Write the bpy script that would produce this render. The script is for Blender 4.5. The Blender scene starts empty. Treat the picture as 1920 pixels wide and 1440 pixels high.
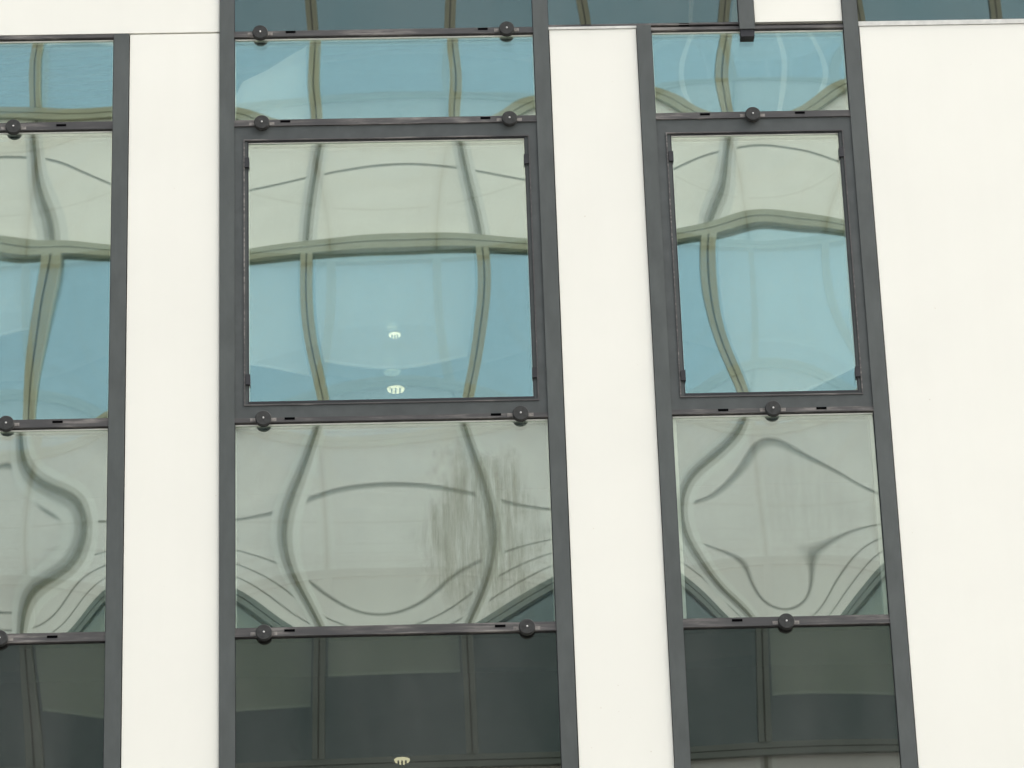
import bpy, math, random
from mathutils import Vector, Matrix

random.seed(7)
scene = bpy.context.scene
col = scene.collection
PI = math.pi

# ------------------------------------------------------------------ camera
# a person on the pavement opposite, long lens tilted up 25 degrees, hand held (slight roll)
cam_data = bpy.data.cameras.new('camera')
cam_data.lens = 135.0
cam_data.sensor_width = 36.0
cam_data.dof.use_dof = True          # focused on the facade; what it mirrors lies far behind that plane
cam_data.dof.focus_distance = 18.0
cam_data.dof.aperture_fstop = 11.0
cam_data.clip_start = 0.1
cam_data.clip_end = 2000.0
cam = bpy.data.objects.new('camera', cam_data)
cam.matrix_world = Matrix((
    (0.99927, 0.01929, -0.03295, -0.5931),
    (-0.02167, -0.42356, -0.90561, -16.3306),
    (-0.03142, 0.90566, -0.42287, 1.65),
    (0, 0, 0, 1)))
col.objects.link(cam)
scene.camera = cam

# ------------------------------------------------------------------ sky and sun (soft, hazy daylight)
SUN_EL, SUN_AZ = math.radians(55), math.radians(88)      # azimuth from +Y towards +X
world = bpy.data.worlds.new('World')
scene.world = world
world.use_nodes = True
wn = world.node_tree.nodes
wl = world.node_tree.links
wn.clear()
w_out = wn.new('ShaderNodeOutputWorld')
w_bg = wn.new('ShaderNodeBackground')
w_sky = wn.new('ShaderNodeTexSky')
w_sky.sky_type = 'NISHITA'
w_sky.sun_disc = False
w_sky.sun_elevation = SUN_EL
w_sky.sun_rotation = SUN_AZ
w_sky.air_density = 1.0
w_sky.dust_density = 7.0
w_sky.ozone_density = 1.0
w_hs = wn.new('ShaderNodeHueSaturation')
w_hs.inputs['Saturation'].default_value = 0.35
w_bg.inputs['Strength'].default_value = 0.15
wl.new(w_sky.outputs['Color'], w_hs.inputs['Color'])
wl.new(w_hs.outputs['Color'], w_bg.inputs['Color'])
wl.new(w_bg.outputs['Background'], w_out.inputs['Surface'])

sun_data = bpy.data.lights.new('sun', 'SUN')
sun_data.energy = 1.0
sun_data.angle = math.radians(14)
sun_data.color = (1.0, 0.95, 0.86)
sun = bpy.data.objects.new('sun', sun_data)
sdir = Vector((math.sin(SUN_AZ) * math.cos(SUN_EL), math.cos(SUN_AZ) * math.cos(SUN_EL), math.sin(SUN_EL)))
sun.rotation_euler = (-sdir).to_track_quat('-Z', 'Y').to_euler()
sun.location = (0, 0, 60)
col.objects.link(sun)

vs = scene.view_settings
vs.view_transform = 'Standard'
vs.look = 'None'
vs.exposure = 1.68
vs.gamma = 1.0
vs.use_curve_mapping = False
scene.cycles.max_bounces = 12
scene.cycles.glossy_bounces = 8
scene.cycles.transparent_max_bounces = 24


# ------------------------------------------------------------------ materials
def mat(name):
    m = bpy.data.materials.new(name)
    m.use_nodes = True
    nt = m.node_tree
    nt.nodes.clear()
    out = nt.nodes.new('ShaderNodeOutputMaterial')
    return m, nt, out


def mapped(nt, scale, coord='Object'):
    tc = nt.nodes.new('ShaderNodeTexCoord')
    mp = nt.nodes.new('ShaderNodeMapping')
    mp.inputs['Scale'].default_value = scale
    nt.links.new(tc.outputs[coord], mp.inputs['Vector'])
    return mp


def noise(nt, scale, detail=4.0, rough=0.55, stretch=(1, 1, 1), coord='Object'):
    mp = mapped(nt, stretch, coord)
    n = nt.nodes.new('ShaderNodeTexNoise')
    n.inputs['Scale'].default_value = scale
    n.inputs['Detail'].default_value = detail
    n.inputs['Roughness'].default_value = rough
    nt.links.new(mp.outputs['Vector'], n.inputs['Vector'])
    return n


def ramp(nt, src, stops):
    r = nt.nodes.new('ShaderNodeValToRGB')
    cr = r.color_ramp
    while len(cr.elements) < len(stops):
        cr.elements.new(0.5)
    for e, (p, c) in zip(cr.elements, stops):
        e.position = p
        e.color = (c[0], c[1], c[2], 1) if hasattr(c, '__len__') else (c, c, c, 1)
    nt.links.new(src, r.inputs['Fac'])
    return r


def principled(name, c, rough=0.5, metallic=0.0, var=0.12, nscale=6.0, stretch=(1, 1, 1), bump=0.0, spec=0.5):
    m, nt, out = mat(name)
    b = nt.nodes.new('ShaderNodeBsdfPrincipled')
    n = noise(nt, nscale, stretch=stretch)
    lo = tuple(x * (1 - var) for x in c)
    hi = tuple(min(1, x * (1 + var)) for x in c)
    r = ramp(nt, n.outputs['Fac'], [(0.3, lo), (0.7, hi)])
    nt.links.new(r.outputs['Color'], b.inputs['Base Color'])
    b.inputs['Roughness'].default_value = rough
    b.inputs['Metallic'].default_value = metallic
    b.inputs['Specular IOR Level'].default_value = spec
    if bump:
        bp = nt.nodes.new('ShaderNodeBump')
        bp.inputs['Strength'].default_value = bump
        bp.inputs['Distance'].default_value = 0.002
        nt.links.new(n.outputs['Fac'], bp.inputs['Height'])
        nt.links.new(bp.outputs['Normal'], b.inputs['Normal'])
    nt.links.new(b.outputs['BSDF'], out.inputs['Surface'])
    return m


M = {}
M['white_panel'] = None
M['frame'] = principled('grey_powder_coat', (0.076, 0.085, 0.080), rough=0.55, var=0.14, nscale=14, stretch=(1, 1, 0.35), bump=0.15, spec=0.35)
M['sash'] = principled('grey_sash_coat', (0.068, 0.076, 0.073), rough=0.55, var=0.13, nscale=12, bump=0.15, spec=0.35)
M['gasket'] = principled('black_rubber', (0.018, 0.019, 0.022), rough=0.7, var=0.2)
M['black'] = principled('slot_black', (0.003, 0.003, 0.0035), rough=0.95, var=0.1, spec=0.0)
M['dust'] = principled('caked_dust', (0.23, 0.215, 0.195), rough=0.9, var=0.45, nscale=60)
M['disc'] = principled('dark_disc', (0.044, 0.045, 0.043), rough=0.75, var=0.25, nscale=60, spec=0.2)
M['screw'] = principled('steel_screw', (0.52, 0.52, 0.50), rough=0.6, metallic=0.2, var=0.1)
M['spacer'] = principled('pale_spacer', (0.92, 0.95, 0.86), rough=0.45, var=0.06, nscale=12)
M['brown_soffit'] = principled('brown_bead', (0.20, 0.185, 0.16), rough=0.6, var=0.25, nscale=14, stretch=(0.4, 1, 3))
M['room'] = principled('room_wall', (0.10, 0.10, 0.105), rough=0.9, var=0.1)
M['sill_cap'] = principled('pale_sill_cap', (0.60, 0.60, 0.55), rough=0.6, var=0.15, nscale=20, stretch=(1, 1, 1))
M['asphalt'] = principled('asphalt', (0.05, 0.05, 0.052), rough=0.9, var=0.25, nscale=8)
M['paving'] = principled('paving', (0.30, 0.29, 0.27), rough=0.85, var=0.12, nscale=4)
M['kerb'] = principled('kerb_stone', (0.36, 0.35, 0.33), rough=0.8, var=0.1, nscale=9)
M['ground'] = principled('ground', (0.22, 0.21, 0.19), rough=0.95, var=0.15, nscale=0.6)
M['line_paint'] = principled('road_paint', (0.75, 0.75, 0.72), rough=0.7, var=0.1, nscale=12)
M['roof'] = principled('roof_felt', (0.16, 0.16, 0.16), rough=0.9, var=0.15)
# opposite building
M['olive'] = principled('olive_mullion', (0.235, 0.24, 0.160), rough=0.5, var=0.05, nscale=3)
M['fin'] = principled('dark_olive_fin', (0.115, 0.115, 0.078), rough=0.6, var=0.1)
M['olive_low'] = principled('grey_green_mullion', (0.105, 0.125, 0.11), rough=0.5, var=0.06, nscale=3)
M['olive_dark'] = principled('mullion_joint', (0.09, 0.095, 0.075), rough=0.7, var=0.1)
M['spandrel'] = principled('pale_cladding', (0.66, 0.66, 0.60), rough=0.5, var=0.05, nscale=0.9, stretch=(1, 1, 2.5))
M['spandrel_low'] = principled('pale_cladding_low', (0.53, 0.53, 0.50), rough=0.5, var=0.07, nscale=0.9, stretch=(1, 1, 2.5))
M['band'] = principled('grey_halo_outer', (0.56, 0.575, 0.54), rough=0.5, var=0.06, nscale=2)  # soft halo shading beside the fin, put into nested greys: outer tone
M['band_in'] = principled('grey_halo_inner', (0.40, 0.405, 0.365), rough=0.5, var=0.06, nscale=2)  # inner, darker tone of the painted halo
M['joint'] = principled('panel_joint', (0.30, 0.31, 0.28), rough=0.8, var=0.1)
M['blind'] = principled('blind_cloth', (0.78, 0.76, 0.72), rough=0.9, var=0.03, nscale=2)
M['hem'] = principled('blind_hem', (0.95, 0.95, 0.93), rough=0.6, var=0.02)
M['backroom'] = principled('office_depth', (0.16, 0.20, 0.22), rough=0.9, var=0.1, nscale=0.6)


def panel_mat():
    """cream coated sheet with very faint rain runs and a few specks of dirt"""
    m, nt, out = mat('white_panel_paint')
    b = nt.nodes.new('ShaderNodeBsdfPrincipled')
    run = noise(nt, 7.0, 5, 0.6, (1.6, 1, 0.07))
    cloud = noise(nt, 1.3, 3, 0.5)
    speck = noise(nt, 38.0, 2, 0.5)
    r1 = ramp(nt, run.outputs['Fac'], [(0.32, (0.828, 0.818, 0.727)), (0.62, (0.835, 0.825, 0.735))])
    r2 = ramp(nt, cloud.outputs['Fac'], [(0.3, 0.965), (0.7, 1.0)])
    r3 = ramp(nt, speck.outputs['Fac'], [(0.215, (0.78, 0.73, 0.66)), (0.245, (1.0, 1.0, 1.0))])
    last = r1
    for r in (r2, r3):
        mx = nt.nodes.new('ShaderNodeMix'); mx.data_type = 'RGBA'; mx.blend_type = 'MULTIPLY'
        mx.inputs[0].default_value = 1.0
        nt.links.new(last.outputs[2] if last is not r1 else last.outputs['Color'], mx.inputs[6])
        nt.links.new(r.outputs['Color'], mx.inputs[7])
        last = mx
    nt.links.new(last.outputs[2], b.inputs['Base Color'])
    b.inputs['Roughness'].default_value = 0.5
    bp = nt.nodes.new('ShaderNodeBump')
    bp.inputs['Strength'].default_value = 0.12
    bp.inputs['Distance'].default_value = 0.004
    nt.links.new(cloud.outputs['Fac'], bp.inputs['Height'])
    nt.links.new(bp.outputs['Normal'], b.inputs['Normal'])
    nt.links.new(b.outputs['BSDF'], out.inputs['Surface'])
    return m


M['white_panel'] = panel_mat()


def transom_mat():
    """grey cover strip with pale dried dust lying along it"""
    m, nt, out = mat('dusty_cover_strip')
    b = nt.nodes.new('ShaderNodeBsdfPrincipled')
    n1 = noise(nt, 9.0, 5, 0.65, (0.7, 1, 7))
    n2 = noise(nt, 3.0, 2, 0.5, (1, 1, 0.2))
    mul = nt.nodes.new('ShaderNodeMath'); mul.operation = 'MULTIPLY'
    nt.links.new(n1.outputs['Fac'], mul.inputs[0]); nt.links.new(n2.outputs['Fac'], mul.inputs[1])
    r = ramp(nt, mul.outputs['Value'], [(0.18, (0.048, 0.047, 0.046)), (0.27, (0.075, 0.071, 0.067)), (0.40, (0.22, 0.205, 0.185))])
    nt.links.new(r.outputs['Color'], b.inputs['Base Color'])
    b.inputs['Roughness'].default_value = 0.6
    nt.links.new(b.outputs['BSDF'], out.inputs['Surface'])
    return m


M['transom'] = transom_mat()


def glass(name, refl, refl_col, trans_col, dust=0.02, dust_col=(0.35, 0.36, 0.33), stain=None):
    """coated sheet: sharp mirror part over a tinted see-through part, plus a film of dust"""
    m, nt, out = mat(name)
    tr = nt.nodes.new('ShaderNodeBsdfTransparent')
    tr.inputs['Color'].default_value = (*trans_col, 1)
    gl = nt.nodes.new('ShaderNodeBsdfGlossy')
    gl.inputs['Color'].default_value = (*refl_col, 1)
    gl.inputs['Roughness'].default_value = 0.0
    mix = nt.nodes.new('ShaderNodeMixShader')
    mix.inputs['Fac'].default_value = refl
    nt.links.new(tr.outputs['BSDF'], mix.inputs[1])
    nt.links.new(gl.outputs['BSDF'], mix.inputs[2])
    last = mix
    if dust:
        df = nt.nodes.new('ShaderNodeBsdfDiffuse')
        df.inputs['Color'].default_value = (*dust_col, 1)
        n = noise(nt, 2.2, 5, 0.6, (1, 1, 0.45))
        r = ramp(nt, n.outputs['Fac'], [(0.30, 0.0), (0.75, dust)])
        mx = nt.nodes.new('ShaderNodeMixShader')
        nt.links.new(r.outputs['Color'], mx.inputs['Fac'])
        nt.links.new(last.outputs['Shader'], mx.inputs[1])
        nt.links.new(df.outputs['BSDF'], mx.inputs[2])
        last = mx
    if stain:
        # a dried run of dirty water: ragged, brushed downwards; centre (x,z), half size (a,b)
        (cx, cz), (ha, hb), amount = stain
        tc = nt.nodes.new('ShaderNodeTexCoord')
        mp = nt.nodes.new('ShaderNodeMapping')
        mp.vector_type = 'POINT'
        mp.inputs['Location'].default_value = (-cx / ha, 0, -cz / hb)
        mp.inputs['Scale'].default_value = (1 / ha, 0, 1 / hb)
        nt.links.new(tc.outputs['Object'], mp.inputs['Vector'])
        ln = nt.nodes.new('ShaderNodeVectorMath'); ln.operation = 'LENGTH'
        nt.links.new(mp.outputs['Vector'], ln.inputs[0])
        nz = noise(nt, 30, 7, 0.72, (1.0, 1, 0.10))
        nz2 = noise(nt, 6, 5, 0.65, (1, 1, 0.6))
        a1 = nt.nodes.new('ShaderNodeMath'); a1.operation = 'MULTIPLY_ADD'
        a1.inputs[1].default_value = 1.5
        nt.links.new(nz2.outputs['Fac'], a1.inputs[0])
        s1 = nt.nodes.new('ShaderNodeMath'); s1.operation = 'SUBTRACT'
        s1.inputs[0].default_value = 0.35
        nt.links.new(ln.outputs['Value'], s1.inputs[1])
        nt.links.new(s1.outputs['Value'], a1.inputs[2])
        body = ramp(nt, a1.outputs['Value'], [(0.16, 0.0), (0.55, 1.0)])
        streak = ramp(nt, nz.outputs['Fac'], [(0.36, 0.12), (0.62, 1.0)])
        pr = nt.nodes.new('ShaderNodeMath'); pr.operation = 'MULTIPLY'
        nt.links.new(body.outputs['Color'], pr.inputs[0]); nt.links.new(streak.outputs['Color'], pr.inputs[1])
        r = nt.nodes.new('ShaderNodeMath'); r.operation = 'MULTIPLY'
        r.inputs[1].default_value = amount
        nt.links.new(pr.outputs['Value'], r.inputs[0])
        df = nt.nodes.new('ShaderNodeBsdfDiffuse')
        df.inputs['Color'].default_value = (0.165, 0.185, 0.130, 1)
        mx = nt.nodes.new('ShaderNodeMixShader')
        nt.links.new(r.outputs['Value'], mx.inputs['Fac'])
        nt.links.new(last.outputs['Shader'], mx.inputs[1])
        nt.links.new(df.outputs['BSDF'], mx.inputs[2])
        last = mx
    nt.links.new(last.outputs['Shader'], out.inputs['Surface'])
    return m


R_OUT = 0.53
T_OUT = (0.92, 1.0, 0.97)
RC = (0.93, 1.0, 0.87)
M['glass_out'] = glass('coated_glass', R_OUT, RC, T_OUT)
M['glass_stained'] = glass('coated_glass_stained', R_OUT, RC, T_OUT, dust=0.07,
                           stain=((-0.17, 8.52), (0.33, 0.52), 0.55))
M['glass_dusty'] = glass('coated_glass_dusty', R_OUT, RC, T_OUT, dust=0.12,
                         stain=((1.36, 8.62), (0.30, 0.40), 0.06))
M['glass_in'] = glass('inner_glass', 0.56, (0.74, 0.84, 0.92), (0.80, 0.85, 0.80), dust=0)
M['glass_dark'] = glass('dark_spandrel_glass', 0.27, (0.95, 1.0, 0.88), (0.20, 0.22, 0.21), dust=0.13, dust_col=(0.30, 0.30, 0.28))
M['opp_glass'] = glass('blue_solar_glass', 0.345, (0.60, 0.90, 1.0), (0.94, 0.90, 0.86), dust=0.0)
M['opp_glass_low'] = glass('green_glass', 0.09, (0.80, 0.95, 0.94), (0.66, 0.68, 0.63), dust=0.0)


def lamp_mat(name, strength):
    m, nt, out = mat(name)
    e = nt.nodes.new('ShaderNodeEmission')
    e.inputs['Color'].default_value = (1.0, 0.86, 0.55, 1)
    e.inputs['Strength'].default_value = strength
    nt.links.new(e.outputs['Emission'], out.inputs['Surface'])
    return m


M['lamp'] = lamp_mat('warm_lamp', 1.1)


# ------------------------------------------------------------------ mesh helpers
class MB:
    def __init__(self):
        self.v, self.f = [], []

    def box(self, x0, x1, y0, y1, z0, z1):
        n = len(self.v)
        self.v += [(x0, y0, z0), (x1, y0, z0), (x1, y1, z0), (x0, y1, z0),
                   (x0, y0, z1), (x1, y0, z1), (x1, y1, z1), (x0, y1, z1)]
        self.f += [tuple(n + i for i in q) for q in
                   ((0, 3, 2, 1), (4, 5, 6, 7), (0, 1, 5, 4), (1, 2, 6, 5), (2, 3, 7, 6), (3, 0, 4, 7))]
        return self

    def ring(self, x0, x1, z0, z1, wl, wr, wb, wt, y0, y1):
        """a rectangular frame mitred out of four bars"""
        X0, X1, Z0, Z1 = x0 + wl, x1 - wr, z0 + wb, z1 - wt
        o = [(x0, z0), (x1, z0), (x1, z1), (x0, z1)]
        i = [(X0, Z0), (X1, Z0), (X1, Z1), (X0, Z1)]
        n = len(self.v)
        for y in (y0, y1):
            self.v += [(p[0], y, p[1]) for p in o] + [(p[0], y, p[1]) for p in i]
        for k in range(4):
            j = (k + 1) % 4
            self.f.append((n + k, n + j, n + 4 + j, n + 4 + k))
            self.f.append((n + 8 + j, n + 8 + k, n + 12 + k, n + 12 + j))
            self.f.append((n + 8 + k, n + 8 + j, n + j, n + k))
            self.f.append((n + 4 + k, n + 4 + j, n + 12 + j, n + 12 + k))
        return self

    def disc(self, x, z, prof, seg=28):
        """turned part on a horizontal axis; prof = [(radius, y)] from back to front"""
        n = len(self.v)
        for r, y in prof:
            for s in range(seg):
                a = 2 * PI * s / seg
                self.v.append((x + r * math.cos(a), y, z + r * math.sin(a)))
        for k in range(len(prof) - 1):
            for s in range(seg):
                t = (s + 1) % seg
                self.f.append((n + k * seg + s, n + k * seg + t, n + (k + 1) * seg + t, n + (k + 1) * seg + s))
        self.f.append(tuple(n + (len(prof) - 1) * seg + s for s in range(seg)))
        return self

    def mesh(self, name, m):
        me = bpy.data.meshes.new(name)
        me.from_pydata(self.v, [], self.f)
        me.update()
        me.materials.append(m)
        return me

    def build(self, name, m, parent=None, smooth=False):
        me = self.mesh(name, m)
        if smooth:
            me.polygons.foreach_set('use_smooth', [True] * len(me.polygons))
        return link(name, me, parent)


def link(name, me, parent=None):
    o = bpy.data.objects.new(name, me)
    col.objects.link(o)
    if parent:
        o.parent = parent
    return o


def tag(o, label=None, cat=None, group=None, kind=None):
    if label: o['label'] = label
    if cat: o['category'] = cat
    if group: o['group'] = group
    if kind: o['kind'] = kind
    return o


def empty(name, loc=(0, 0, 0), rz=0.0):
    o = bpy.data.objects.new(name, None)
    o.location = loc
    o.rotation_euler = (0, 0, rz)
    o.empty_display_size = 0.2
    col.objects.link(o)
    return o


def pane(name, m, parent, x0, x1, z0, z1, y, amp, tilt=(0, 0), wob=(), n=72):
    """sealed-unit sheet: supported along its edges, drawn in (amp > 0) or out by the cavity pressure;
    tilt = slopes dy/dx, dy/dz of the whole sheet, wob = extra (amp, p, q) waves"""
    v, f = [], []
    for j in range(n + 1):
        for i in range(n + 1):
            s, t = i / n, j / n
            w = amp * math.sin(PI * s) * math.sin(PI * t)
            for a, p, q in wob:
                w += a * math.sin(p * PI * s) * math.sin(q * PI * t)
            w += tilt[0] * (s - 0.5) * (x1 - x0) + tilt[1] * (t - 0.5) * (z1 - z0)
            v.append((x0 + s * (x1 - x0), y + w, z0 + t * (z1 - z0)))
    for j in range(n):
        for i in range(n):
            a = j * (n + 1) + i
            f.append((a, a + 1, a + n + 2, a + n + 1))
    me = bpy.data.meshes.new(name)
    me.from_pydata(v, [], f)
    me.polygons.foreach_set('use_smooth', [True] * len(me.polygons))
    me.update()
    me.materials.append(m)
    return link(name, me, parent)


# ------------------------------------------------------------------ ground and street
tag(MB().box(-400, 400, -400, 400, -0.5, -0.12).build('ground', M['ground']), kind='structure')
tag(MB().box(-400, 400, -20.5, -3.2, -0.118, 0.0).build('road', M['asphalt']), kind='structure')
pv = MB().box(-200, 200, -3.0, 12, -0.116, 0.12).build('pavement', M['paving']); tag(pv, kind='structure')
pv2 = MB().box(-200, 200, -34, -20.7, -0.116, 0.12).build('pavement', M['paving']); tag(pv2, kind='structure')
for (a, b) in ((-3.199, -3.001), (-20.699, -20.501)):
    tag(MB().box(-200, 200, a, b, -0.114, 0.124).build('kerb', M['kerb']), kind='structure')
for k in range(-12, 13):
    tag(MB().box(k * 6 - 1.5, k * 6 + 1.5, -11.95, -11.83, 0.0, 0.004).build('road_marking', M['line_paint']), kind='structure')

# ------------------------------------------------------------------ the office building (y = 0 is the glass plane)
B = empty('office_building', (0, 0, 0))
tag(B, 'office facade of cream white panels, dark grey mullions and mirror glass windows', 'building')
FY = -0.030            # face of cover strips
MY = -0.034            # face of mullions
# mullion edges
V = {0: (-2.907, -2.833), 1: (-1.884, -1.8105), 2: (-1.3695, -1.2990), 3: (0.1642, 0.2378),
     4: (0.6710, 0.7415), 5: (1.6890, 1.7625), 6: (2.719, 2.793)}
ZT0, ZT1 = 11.1565, 11.1911        # top strip
ZTOP = 12.35                       # head of the upper spandrel row
ZBOT = 6.55


def mullion(x0, x1, z0, z1, y=MY):
    w = MB()
    w.box(x0, x1, y, 0.06, z0, z1)
    return w.build('mullion', M['frame'], B)


for k in (0, 1, 2, 3, 4, 5, 6):
    z1 = ZTOP if k in (2, 3, 5) else ZT1 - 0.0035
    mullion(*V[k], ZBOT, z1)
# mullion of the floor above that stops short on the strip, with its dark end block
mullion(1.1765, 1.2515, 11.152, ZTOP, MY - 0.012)
MB().box(1.180, 1.2475, MY - 0.006, -0.004, 11.112, 11.1515).build('end_block', M['gasket'], B)


def strip(x0, x1, z0, z1, discs, slots, y=FY):
    """horizontal cover strip with its round caps and drain slots"""
    w = MB()
    w.box(x0, x1, y, 0.045, z0, z1)
    # small drip lip along the lower edge
    w.box(x0, x1, y - 0.0035, y, z0 + 0.0015, z0 + 0.006)
    t = w.build('transom', M['transom'], B)
    zc = (z0 + z1) / 2
    for (x, z) in discs:
        MB().box(x - 0.062, x + 0.060, y - 0.0022, y, z - 0.0095, z + 0.0075).build('dust_strip', M['dust'], t)  # thin box standing for the pale dust beside each disc
        d = MB().disc(x, z, [(0.0375, y + 0.002), (0.0375, y - 0.019), (0.0345, y - 0.0235)]).build('cap_disc', M['disc'], t)
        MB().disc(x, z, [(0.0048, y - 0.023), (0.0044, y - 0.0255), (0.0030, y - 0.0262)], 12).build('screw', M['screw'], t, True)
    for (x, z) in slots:
        MB().box(x - 0.024, x + 0.024, y - 0.0012, y + 0.004, z - 0.0062, z + 0.0055).build('drain_slot', M['black'], t)  # black plate on the face; the slot's inner shade is put into its colour
    return t


W1 = 10.674; W2 = 9.1025; W3 = 8.034; W0 = 11.1755
# middle window
strip(V[2][1], V[3][0], ZT0, ZT1, [(-1.171, W0), (0.034, W0)], [(-1.023, 11.184), (-0.083, 11.184)])
strip(V[2][1], V[3][0], 10.6595, 10.6965, [(-1.165, W1), (0.032, W1)], [(-1.052, 10.686), (-0.084, 10.686)])
strip(V[2][1], V[3][0], 9.0863, 9.1120, [(-1.164, W2), (0.035, W2)], [(-1.042, 9.106), (-0.080, 9.106)])
strip(V[2][1], V[3][0], 8.0180, 8.0630, [(-1.166, W3), (0.030, W3)], [(-1.050, 8.047), (-0.092, 8.047)])
# right window
strip(V[4][1], V[5][0], 11.1565, 11.1760, [], [])
strip(V[4][1], V[5][0], 10.6595, 10.6965, [(1.213, W1)], [(0.982, 10.686), (1.444, 10.686)])
strip(V[4][1], V[5][0], 9.0863, 9.1120, [(1.217, W2)], [(0.984, 9.106), (1.445, 9.106)])
strip(V[4][1], V[5][0], 8.0180, 8.0630, [(1.213, W3)], [(0.990, 8.050)])
# left window
strip(V[0][1], V[1][0], 11.1660, 11.1870, [], [])
strip(V[0][1], V[1][0], 10.6587, 10.7030, [(-2.361, W1)], [(-2.590, 10.686), (-2.132, 10.686)])
strip(V[0][1], V[1][0], 9.0822, 9.1264, [(-2.358, W2)], [(-2.590, 9.112), (-2.121, 9.112)])
strip(V[0][1], V[1][0], 8.0135, 8.0600, [(-2.361, W3)], [(-2.590, 8.041), (-2.125, 8.041)])
# strip over the panel between windows, below the wide dark pane
strip(V[3][1], 1.1765, 11.1880, 11.2020, [], [(0.425, 11.194), (0.905, 11.194)], FY + 0.004)
strip(1.2515, V[5][0], 11.1765, 11.1985, [], [], -0.004)

GAP = 0.022


def glazing(host, x0, x1, z0, z1, amp, tilt=(0, 0), m='glass_out', wob=(), amp_in=None, y=-0.012, spacer=True, side=0.004):
    """double glazing: outer and inner sheet with a spacer bar round the edge"""
    e = 0.012
    g = pane('outer_pane', M[m], host, x0 - e, x1 + e, z0 - e, z1 + e, y, amp, tilt, wob)
    ai = amp if amp_in is None else amp_in
    pane('inner_pane', M['glass_in'], host, x0 - e, x1 + e, z0 - e, z1 + e, y + GAP, -ai, (tilt[0] * -0.6, tilt[1] * 0.4),
         tuple((-a * 0.6, p, q) for a, p, q in wob))
    if spacer:
        MB().ring(x0 - e, x1 + e, z0 - e, z1 + e, e + side, e + side, e + 0.001, e + 0.010, y + 0.007, y + GAP - 0.007).build('spacer_bar', M['spacer'], host)
    # pale sealing tape that shows as a bright line along the head of the sheet
    MB().box(x0, x1, y - 0.0045, y - 0.003, z1 - 0.0065, z1 + 0.0005).build('sealing_tape', M['spacer'], host)
    return g


def fixed_window(x0, x1, z0, z1, **kw):
    """glass held directly by the cover strips, thin black gasket round it"""
    g = 0.0035
    w = MB().ring(x0, x1, z0, z1, g, g, g, 0.0012, -0.022, -0.0175).build('window', M['gasket'], B)
    glazing(w, x0 + g, x1 - g, z0 + g, z1 - g, **kw)
    return w


def sash_window(x0, x1, z0, z1, ix0, ix1, iz0, iz1, gx0, gx1, gz0, gz1, clips, **kw):
    """opening light: flat frame, stepped bead, gasket, glass and little black stops"""
    s = MB().ring(x0, x1, z0, z1, ix0 - x0, x1 - ix1, iz0 - z0, z1 - iz1, FY + 0.003, 0.045).build('sash_window', M['sash'], B)
    MB().ring(ix0 - 0.003, ix1 + 0.003, iz0 - 0.003, iz1 + 0.003, 0.006, 0.006, 0.006, 0.007, FY - 0.001, FY + 0.012).build('shadow_gap', M['transom'], s)
    MB().ring(ix0, ix1, iz0, iz1, gx0 - ix0, ix1 - gx1, gz0 - iz0, iz1 - gz1, -0.024, -0.010).build('glazing_bead', M['brown_soffit'] if False else M['sash'], s)
    MB().ring(gx0 - 0.003, gx1 + 0.003, gz0 - 0.003, gz1 + 0.002, 0.004, 0.004, 0.009, 0.003, -0.0255, -0.0175).build('gasket', M['gasket'], s)
    for (x, z) in clips:
        MB().box(x - 0.011, x + 0.011, -0.034, -0.011, z - 0.026, z + 0.026).build('stop_block', M['gasket'], s)
    glazing(s, gx0, gx1, gz0, gz1, **kw)
    return s


# measured bow of each sealed unit, millimetres: waves (1,1)(1,2)(1,3)(2,1)(2,2)(2,3)(3,1)(3,2)(3,3), then lean mm/m in x and z
BOW = {
    'mid_up': (0.604, 0.097, 0.002, -0.074, -0.011, 0.001, 0.066, 0.023, 0.024, -0.61, 1.253),
    'mid_sash': (2.257, 0.12, 0.008, -0.123, 0.003, -0.004, -0.026, -0.0, -0.015, -1.666, 0.439),
    'mid_low': (4.093, 0.299, 0.059, 0.287, -0.005, 0.017, 0.13, -0.065, -0.031, -0.423, 0.691),
    'right_up': (1.144, 0.022, -0.002, -0.023, -0.003, 0.007, 0.031, 0.003, -0.003, -0.328, 0.218),
    'right_sash': (2.34, 0.121, -0.001, -0.065, -0.016, 0.006, -0.011, -0.04, -0.002, 0.284, -0.577),
    'right_low': (4.75, 0.16, 0.148, 0.053, -0.089, 0.036, 0.006, -0.054, -0.051, 1.035, 0.49),
    'left_up': (-0.061, -0.011, 0.011, -0.099, 0.02, -0.004, 0.025, -0.006, 0.001, 0.359, 0.12),
    'left_main': (3.259, -0.107, 0.031, 0.161, -0.032, -0.071, 0.237, 0.032, 0.01, 0.726, -2.166),
    'left_low': (4.696, -0.05, 0.055, -0.069, -0.033, -0.071, 0.098, -0.02, 0.053, 1.645, -0.944),
}
MODES = [(p, q) for p in (1, 2, 3) for q in (1, 2, 3)]


def bow(name, inner):
    b = [x / 1000 for x in BOW[name]]
    rnd = random.Random(name)
    ripple = tuple((rnd.gauss(0, 0.000022) / (p * q) ** 0.5, p, q) for p in (3, 4, 5, 6) for q in (3, 4, 5, 6) if p + q > 6)
    if name.endswith(('_up', '_low')):
        ripple = tuple((a * (0.25 if name.endswith('_up') else 0.4), p, q) for a, p, q in ripple)
    return dict(amp=b[0], wob=ripple + tuple((a, p, q) for a, (p, q) in zip(b[1:9], MODES[1:])), tilt=(b[9], b[10]), amp_in=b[0] * inner)


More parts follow.
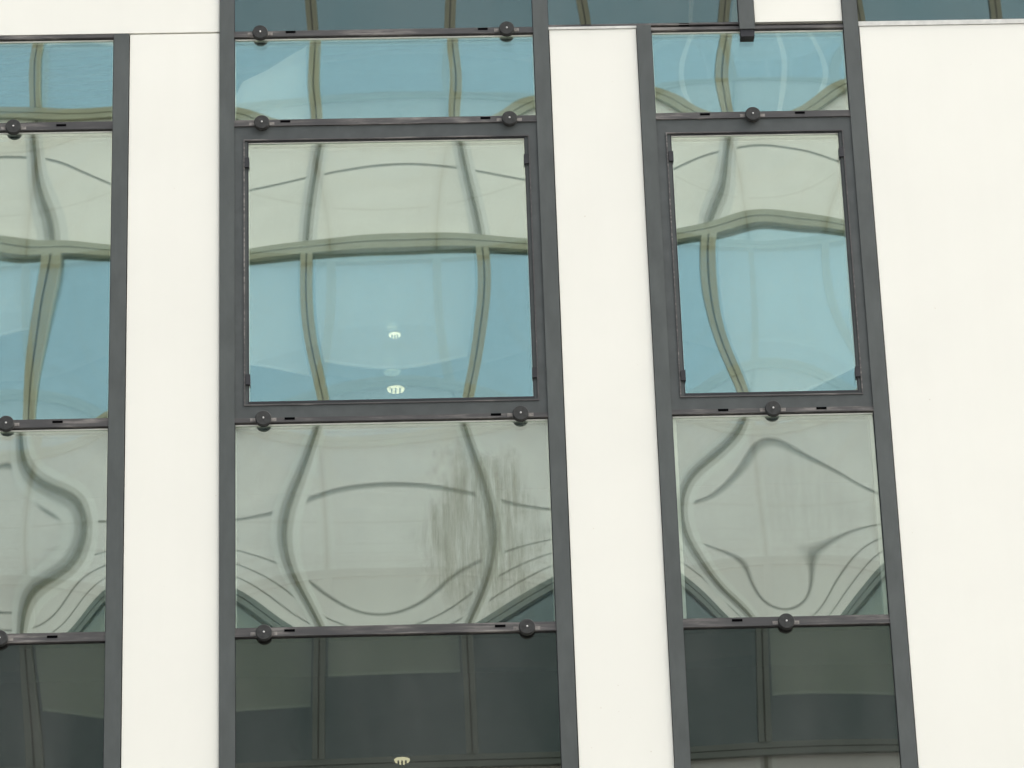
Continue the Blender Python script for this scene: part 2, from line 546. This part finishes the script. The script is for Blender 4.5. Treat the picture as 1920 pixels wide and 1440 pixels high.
# ---- windows
# middle bay
fixed_window(V[2][1], V[3][0], 10.6965, 11.1565, **bow('mid_up', 1.0))
sash_window(V[2][1], V[3][0], 9.1120, 10.6595, -1.2518, 0.1218, 9.178, 10.5868,
            -1.2320, 0.1005, 9.192, 10.5775,
            [(-1.238, 10.463), (0.106, 10.457), (-1.236, 9.310), (0.108, 9.318)], **bow('mid_sash', 1.45))
fixed_window(V[2][1], V[3][0], 8.0630, 9.0863, m='glass_stained', **bow('mid_low', 0.5))
# right bay
fixed_window(V[4][1], V[5][0], 10.6965, 11.1565, **bow('right_up', 1.8))
sash_window(V[4][1], V[5][0], 9.1120, 10.6595, 0.7890, 1.6440, 9.178, 10.5868,
            0.8110, 1.6250, 9.192, 10.5775,
            [(0.806, 10.458), (1.631, 10.465), (0.806, 9.288), (1.629, 9.291)], **bow('right_sash', 1.6))
fixed_window(V[4][1], V[5][0], 8.0630, 9.0863, m='glass_dusty', side=0.017, **bow('right_low', 0.42))
# left bay
fixed_window(V[0][1], V[1][0], 10.7030, 11.1660, **bow('left_up', 1.0))
fixed_window(V[0][1], V[1][0], 9.1264, 10.6587, **bow('left_main', 1.1))
fixed_window(V[0][1], V[1][0], 8.0600, 9.0822, **bow('left_low', 0.45))


def dark_pane(x0, x1, z0, z1, amp=0.0004, tilt=(0, 0), y=-0.016):
    g = 0.003
    w = MB().ring(x0, x1, z0, z1, g, g, g, g, y - 0.004, y - 0.001).build('spandrel_window', M['gasket'], B)
    pane('dark_pane', M['glass_dark'], w, x0, x1, z0, z1, y, amp, tilt, n=40)
    return w


dark_pane(V[2][1], V[3][0], ZBOT, 8.0180, 0.0004)
dark_pane(V[4][1], V[5][0], ZBOT, 8.0180, 0.0006)
dark_pane(V[0][1], V[1][0], ZBOT, 8.0135, 0.0016)
dark_pane(V[2][1], V[3][0], ZT1, ZTOP, 0.0008)
dark_pane(V[3][1], 1.1765, 11.2020, ZTOP, 0.0008)
dark_pane(V[5][1], 3.30, 11.1920, ZTOP, 0.0008)

# ---- cream panels
PY = -0.026
J = 0.0045


def panel(x0, x1, z0, z1, y=PY):
    return MB().box(x0, x1, y, y + 0.03, z0, z1).build('wall_panel', M['white_panel'], B)


panel(V[1][1] + J, V[2][0] - 0.001, ZBOT, 11.1845)
panel(V[3][1] + J, V[4][0] - 0.003, ZBOT, 11.1720)
panel(V[5][1] + J, V[6][0] - 0.003, ZBOT, 11.1640)
panel(V[6][1] + J, 9.5, ZBOT, 11.1640)
panel(-9.5, V[0][0] - 0.003, ZBOT, 11.1845)
panel(-9.5, V[2][0] - 0.001, 11.1940, ZTOP)
panel(1.2515 + J, V[5][0] - 0.003, 11.1995, ZTOP)
panel(3.30, 9.5, 11.1995, ZTOP)
# pale folded caps on panel heads
MB().box(V[3][1] + 0.001, V[4][0], PY - 0.004, 0.02, 11.1745, 11.1880).build('sill_cap', M['sill_cap'], B)
MB().box(V[5][1] + 0.001, 3.30, PY - 0.004, 0.02, 11.1665, 11.1915).build('sill_cap', M['sill_cap'], B)
# dark backing seen in the joints
MB().box(-9.5, V[0][0] + 0.01, 0.048, 0.058, ZBOT, ZTOP).build('joint_backing', M['black'], B)
for a, b in ((V[1][0] + .01, V[2][1] - .01), (V[3][0] + .01, V[4][1] - .01), (V[5][0] + .01, 9.5)):
    MB().box(a, b, 0.048, 0.058, ZBOT, 11.187).build('joint_backing', M['black'], B)
MB().box(-9.5, V[2][1] - .01, 0.048, 0.058, 11.187, ZTOP).build('joint_backing', M['black'], B)
MB().box(1.20, V[5][1] - .01, 0.048, 0.058, 11.20, ZTOP).build('joint_backing', M['black'], B)

# ---- the rest of the building: rooms behind the glass, floors above and below
MB().box(-9.5, 9.5, 5.8, 5.9, 0.12, 12.6).build('room_back_wall', M['room'], B)
for (z0, z1) in ((7.86, 7.98), (4.0, 4.2)):
    MB().box(-9.5, 9.5, 0.07, 5.8, z0, z1).build('floor_slab', M['room'], B)
MB().box(-9.5, 9.5, 0.07, 5.8, 11.25, 11.45).build('ceiling_slab', M['room'], B)
for x in (-9.5, 9.4):
    MB().box(x, x + 0.1, 0.06, 5.8, 0.12, 12.6).build('side_wall', M['white_panel'], B)
# lower storeys
for k in range(-6, 6):
    MB().box(k * 1.583 + 0.004, k * 1.583 + 1.579, PY, PY + 0.03, 4.3, ZBOT - 0.01).build('wall_panel', M['white_panel'], B)
    dk = MB().box(k * 1.583 + 0.06, k * 1.583 + 1.523, 0.0, 0.02, 0.5, 4.2).build('shopfront_pane', M['glass_dark'], B)
    MB().box(k * 1.583 - 0.05, k * 1.583 + 0.05, MY, 0.05, 0.12, 4.29).build('mullion', M['frame'], B)
MB().box(-9.5, 9.5, -0.02, 0.06, 0.12, 0.49).build('plinth', M['frame'], B)
MB().box(-9.5, 9.5, 0.03, 0.06, 4.2, ZBOT).build('joint_backing', M['black'], B)
# upper storeys: dark glazing
HTOP = 24.6
nz = 3
for j in range(nz):
    za = ZTOP + 0.06 + j * (HTOP - ZTOP) / nz
    zb = ZTOP + (j + 1) * (HTOP - ZTOP) / nz
    MB().box(-9.5, 9.5, MY, 0.05, za - 0.06, za - 0.001).build('transom', M['frame'], B)
    for k in range(-6, 6):
        MB().box(k * 1.583 + 0.037, k * 1.583 + 1.546, 0.0, 0.02, za, zb).build('upper_pane', M['glass_dark'], B)
for k in range(-6, 7):
    MB().box(k * 1.583 - 0.037, k * 1.583 + 0.037, MY - 0.002, 0.048, ZTOP + 0.001, HTOP).build('mullion', M['frame'], B)
MB().box(-9.5, 9.5, 0.06, 12, 12.62, HTOP).build('core', M['room'], B)
MB().box(-9.6, 9.6, -0.1, 12.1, HTOP, HTOP + 0.35).build('parapet', M['frame'], B)
MB().box(-9.5, 9.5, 5.9, 12, 0.12, 12.61).build('core', M['room'], B)

# lamps on the ceilings inside
def ceiling_light(x, y, z, r, label):
    t = empty('ceiling_light', (x, y, z))
    tag(t, label, 'lamp', 'round lamps on the office ceilings')
    n = 24
    def turned(prof, name, m):
        v, f = [], []
        for rr, zz in prof:
            v += [(rr * math.cos(2 * PI * s / n), rr * math.sin(2 * PI * s / n), zz) for s in range(n)]
        for k in range(len(prof) - 1):
            f += [(k * n + s, k * n + (s + 1) % n, (k + 1) * n + (s + 1) % n, (k + 1) * n + s) for s in range(n)]
        f.append(tuple((len(prof) - 1) * n + s for s in range(n)))
        me = bpy.data.meshes.new(name); me.from_pydata(v, [], f); me.update(); me.materials.append(m)
        return link(name, me, t)
    turned([(r * 1.25, 0), (r * 1.25, -0.012), (r * 1.02, -0.018)], 'rim', M['frame'])
    turned([(r, -0.010), (r * 0.9, -0.028), (r * 0.5, -0.038)], 'diffuser', M['lamp'])
    for q in (-0.45, 0.0, 0.45):
        MB().box(q * r - 0.004, q * r + 0.004, -0.85 * r, 0.85 * r, -0.046, -0.034).build('louvre_bar', M['frame'], t)
    return t


# ray through (740,628): z = 9.543 + .4833 y ; (742,730): z = 9.260 + .466 y ; (755,1425): z = 7.424 + .3536 y
zc = 11.25
ceiling_light(-0.5448 + .003 * 3.48, (zc - 0.02 - 9.543) / .4833, zc, 0.036, 'small round lit lamp seen through the blue middle pane, upper of two')
ceiling_light(-0.5451 + .003 * 4.2, (zc - 0.02 - 9.260) / .466, zc, 0.054, 'larger round lit lamp seen at the foot of the middle opening window')
ceiling_light(-0.5481, (7.86 - 0.02 - 7.424) / .3536, 7.86, 0.04, 'round lit lamp glowing through the dark pane under the middle window')

# ------------------------------------------------------------------ the building across the street (seen in the glass)
OPP_Y, OPP_ROT = -26.0, 0.0436
O = empty('office_block', (0, OPP_Y, 0), OPP_ROT)
tag(O, 'office block across the street with olive mullions, pale bands and blue glass', 'building')
BAY = 1.735
XB = -1.425
KA, KB = -4, 6
B0 = 23.27            # head of a window row
WH = 2.25             # height of the glass row
PH_UP, PH_LOW = 2.08, 2.23   # height of the pale bands above and below that row
HEAD = {0: B0, 1: B0 + PH_UP + WH, -1: B0 - WH - PH_LOW, -2: B0 - 2 * (WH + PH_LOW), -3: B0 - 3 * (WH + PH_LOW)}
FLOORS = range(-3, 2) # storey index relative to that row
TW = 0.075            # half height of a transom
OX0, OX1 = XB + KA * BAY, XB + KB * BAY
ztop_o = HEAD[1] + 2.3
zbot_o = HEAD[-3] - WH - 0.4


def shared(name, mb, m):
    return mb.mesh(name, m)


hw = 0.068
me_pane = MB().box(0.05, BAY - 0.05, -0.004, 0.004, -WH + 0.03, -0.03).mesh('blue_pane', M['opp_glass'])
me_pane_low = MB().box(0.05, BAY - 0.05, -0.004, 0.004, -WH + 0.03, -0.03).mesh('green_pane', M['opp_glass_low'])
me_half = MB().box(0.008, hw, 0, 0.09, -WH + TW, -TW).mesh('mullion_half', M['olive'])
me_half_l = MB().box(-hw, -0.008, 0, 0.09, -WH + TW, -TW).mesh('mullion_half', M['olive'])
me_half_low = MB().box(0.008, hw, 0, 0.09, -WH + TW, -TW).mesh('mullion_half', M['olive_low'])
me_half_l_low = MB().box(-hw, -0.008, 0, 0.09, -WH + TW, -TW).mesh('mullion_half', M['olive_low'])
me_core = MB().box(-0.0078, 0.0078, 0, 0.07, -WH + TW, -TW).mesh('mullion_joint', M['olive_dark'])
# cladding fin and painted halo bands above a window head: z runs from 0 to the band height
me_fin = {lo: MB().box(-0.019, 0.019, 0.02, 0.050, TW, ph - TW).mesh('panel_fin', M['fin']) for lo, ph in ((False, PH_UP), (True, PH_LOW))}
me_band_in = {lo: MB().box(-0.058, 0.058, 0.0, 0.030, TW, ph - TW).mesh('halo_band', M['band_in']) for lo, ph in ((False, PH_UP), (True, PH_LOW))}
me_band = {lo: MB().box(-0.110, 0.110, -0.01, 0.0245, TW, ph - TW).mesh('halo_band', M['band']) for lo, ph in ((False, PH_UP), (True, PH_LOW))}


def strips_for(low):
    cuts = [TW, 0.92, PH_UP - TW] if not low else [TW, 0.24, 0.40, 0.57, 0.95, PH_LOW - TW]
    return cuts


panels = {}
for low in (False, True):
    c = strips_for(low)
    top = c[-1]
    panels[low] = []
    for a, b in zip(c[:-1], c[1:]):
        ga = 0.0 if a == TW else (0.009 if a > 0.5 and a < 0.6 else 0.017 if a > 0.6 else 0.009)
        gb = 0.0 if b == top else (0.009 if b > 0.5 and b < 0.6 else 0.017 if b > 0.6 else 0.009)
        panels[low].append(MB().box(0.1105, BAY - 0.1105, -0.02, 0.022, a + ga, b - gb).mesh('spandrel_panel', M['spandrel_low' if low else 'spandrel']))
me_tr_u = MB().box(OX0, OX1, 0.0, 0.085, 0.006, TW - 0.001).mesh('transom_half', M['olive'])
me_tr_l = MB().box(OX0, OX1, 0.0, 0.085, -TW + 0.001, -0.006).mesh('transom_half', M['olive'])
me_tr_u_low = MB().box(OX0, OX1, 0.0, 0.085, 0.006, TW - 0.001).mesh('transom_half', M['olive_low'])
me_tr_l_low = MB().box(OX0, OX1, 0.0, 0.085, -TW + 0.001, -0.006).mesh('transom_half', M['olive_low'])
me_tr_j = MB().box(OX0, OX1, 0.0, 0.060, -0.0058, 0.0058).mesh('transom_joint', M['olive_dark'])


def put(name, me, x, z, parent=O, y=0.0):
    o = link(name, me, parent)
    o.location = (x, y, z)
    return o


# how far each roller blind is down (metres below the window head), by storey and bay
BLIND = {
    (0, -4): 0.9, (0, -3): 0.80, (0, -1): 1.40, (0, 0): 1.20, (0, 3): 1.80, (0, 4): 1.0, (0, 5): 1.6,
    (1, -2): 1.2, (1, 0): 0.5, (1, 3): 1.3, (1, 5): 0.8,
    (-1, -4): 0.8, (-1, -2): 1.47, (-1, -1): 1.45, (-1, 0): 1.10, (-1, 3): 1.55, (-1, 5): 1.1,
}
for fl in FLOORS:
    zh = HEAD[fl]
    PH = PH_LOW if fl < 0 else PH_UP
    low = fl <= -1
    for dz in (0.0, -WH):
        put('transom_half', me_tr_u_low if low else me_tr_u, 0, zh + dz)
        put('transom_half', me_tr_l_low if low else me_tr_l, 0, zh + dz)
        put('transom_joint', me_tr_j, 0, zh + dz)
    for k in range(KA, KB + 1):
        x = XB + k * BAY
        put('mullion_half', me_half_low if low else me_half, x, zh)
        put('mullion_half', me_half_l_low if low else me_half_l, x, zh)
        put('mullion_joint', me_core, x, zh)
        put('halo_band', me_band[low], x, zh)
        put('halo_band', me_band_in[low], x, zh)
        put('panel_fin', me_fin[low], x, zh)
        if k < KB:
            w = put('window_pane', me_pane_low if low else me_pane, x, zh)
            for me in panels[low]:
                put('spandrel_panel', me, x, zh)
            d = BLIND.get((fl, k))
            if d is None and fl not in (0, 1, -1):
                d = random.choice([None, 0.6, 1.2, 1.9])
            if d:
                bl = MB().box(0.10, BAY - 0.10, -0.054, -0.050, -d, -0.06).build('roller_blind', M['blind'], w)
                MB().box(0.10, BAY - 0.10, -0.060, -0.044, -d - 0.035, -d - 0.001).build('blind_hem', M['hem'], w)
    if fl == 1:
        # a pale drape pushed aside at the sill, and a venetian blind two bays along
        w = [c for c in O.children if c.name.startswith('window_pane') and abs(c.location.x - (XB - BAY)) < 1e-3 and abs(c.location.z - zh) < 1e-3][0]
        pts = [(0.70, -WH + 0.05), (0.86, -WH + 0.48), (1.15, -WH + 0.62), (1.62, -WH + 0.86), (1.66, -WH + 0.05)]
        v = [(x, y, z) for y in (-0.07, -0.04) for x, z in pts]
        f = [(0, 1, 2, 3, 4), (9, 8, 7, 6, 5)] + [(k, 5 + k, 5 + (k + 1) % 5, (k + 1) % 5) for k in range(5)]
        me = bpy.data.meshes.new('curtain_or_streak'); me.from_pydata(v, [], f); me.update(); me.materials.append(M['hem'])
        link('curtain_or_streak', me, w)
        for bay, xs in ((2, (1.30,)), (3, (0.62, 1.02))):  # added pale strips imitating ghost streaks of reflected sky
            w = [c for c in O.children if c.name.startswith('window_pane') and abs(c.location.x - (XB + bay * BAY)) < 1e-3 and abs(c.location.z - zh) < 1e-3][0]
            for x in xs:
                MB().box(x, x + 0.055, -0.16, -0.12, -WH + 0.05, -0.1).build('curtain_or_streak', M['blind'], w)
        me_slat = MB().box(0.10, BAY - 0.10, -0.16, -0.13, 0.0, 0.018).mesh('blind_slat', M['olive_dark'])
        for bay in (-3, -2):
            w = [c for c in O.children if c.name.startswith('window_pane') and abs(c.location.x - (XB + bay * BAY)) < 1e-3 and abs(c.location.z - zh) < 1e-3][0]
            for q in range(9):
                sl = link('blind_slat', me_slat, w)
                sl.location = (0, 0, -WH + 0.12 + q * 0.11)
                sl.rotation_euler = (0, random.uniform(-0.02, 0.02), 0)
    MB().box(OX0, OX1, -0.06, 0.013, zh + 0.02, zh + PH - 0.02).build('panel_backing', M['joint'], O)
    MB().box(OX0, OX1, -3.0, -2.9, zh - WH, zh).build('office_back_wall', M['backroom'], O)
    MB().box(OX0, OX1, -2.9, -0.07, zh - WH - 0.3, zh - WH - 0.05).build('floor_slab', M['backroom'], O)
MB().box(OX0, OX1, -2.9, -0.07, zh + 0.1, zh + 0.3).build('ceiling_slab', M['backroom'], O)
MB().box(OX0, OX1, -14, -3.0, 0.12, ztop_o).build('core', M['joint'], O)
for x in (OX0 - 0.2, OX1):
    MB().box(x, x + 0.2, -3.0, 0.02, 0.12, ztop_o).build('side_wall', M['spandrel'], O)
MB().box(OX0 - 0.3, OX1 + 0.3, -14.2, 0.12, ztop_o, ztop_o + 0.4).build('parapet', M['olive'], O)
MB().box(OX0, OX1, -2.9, 0.05, 0.12, zbot_o).build('podium', M['spandrel'], O)
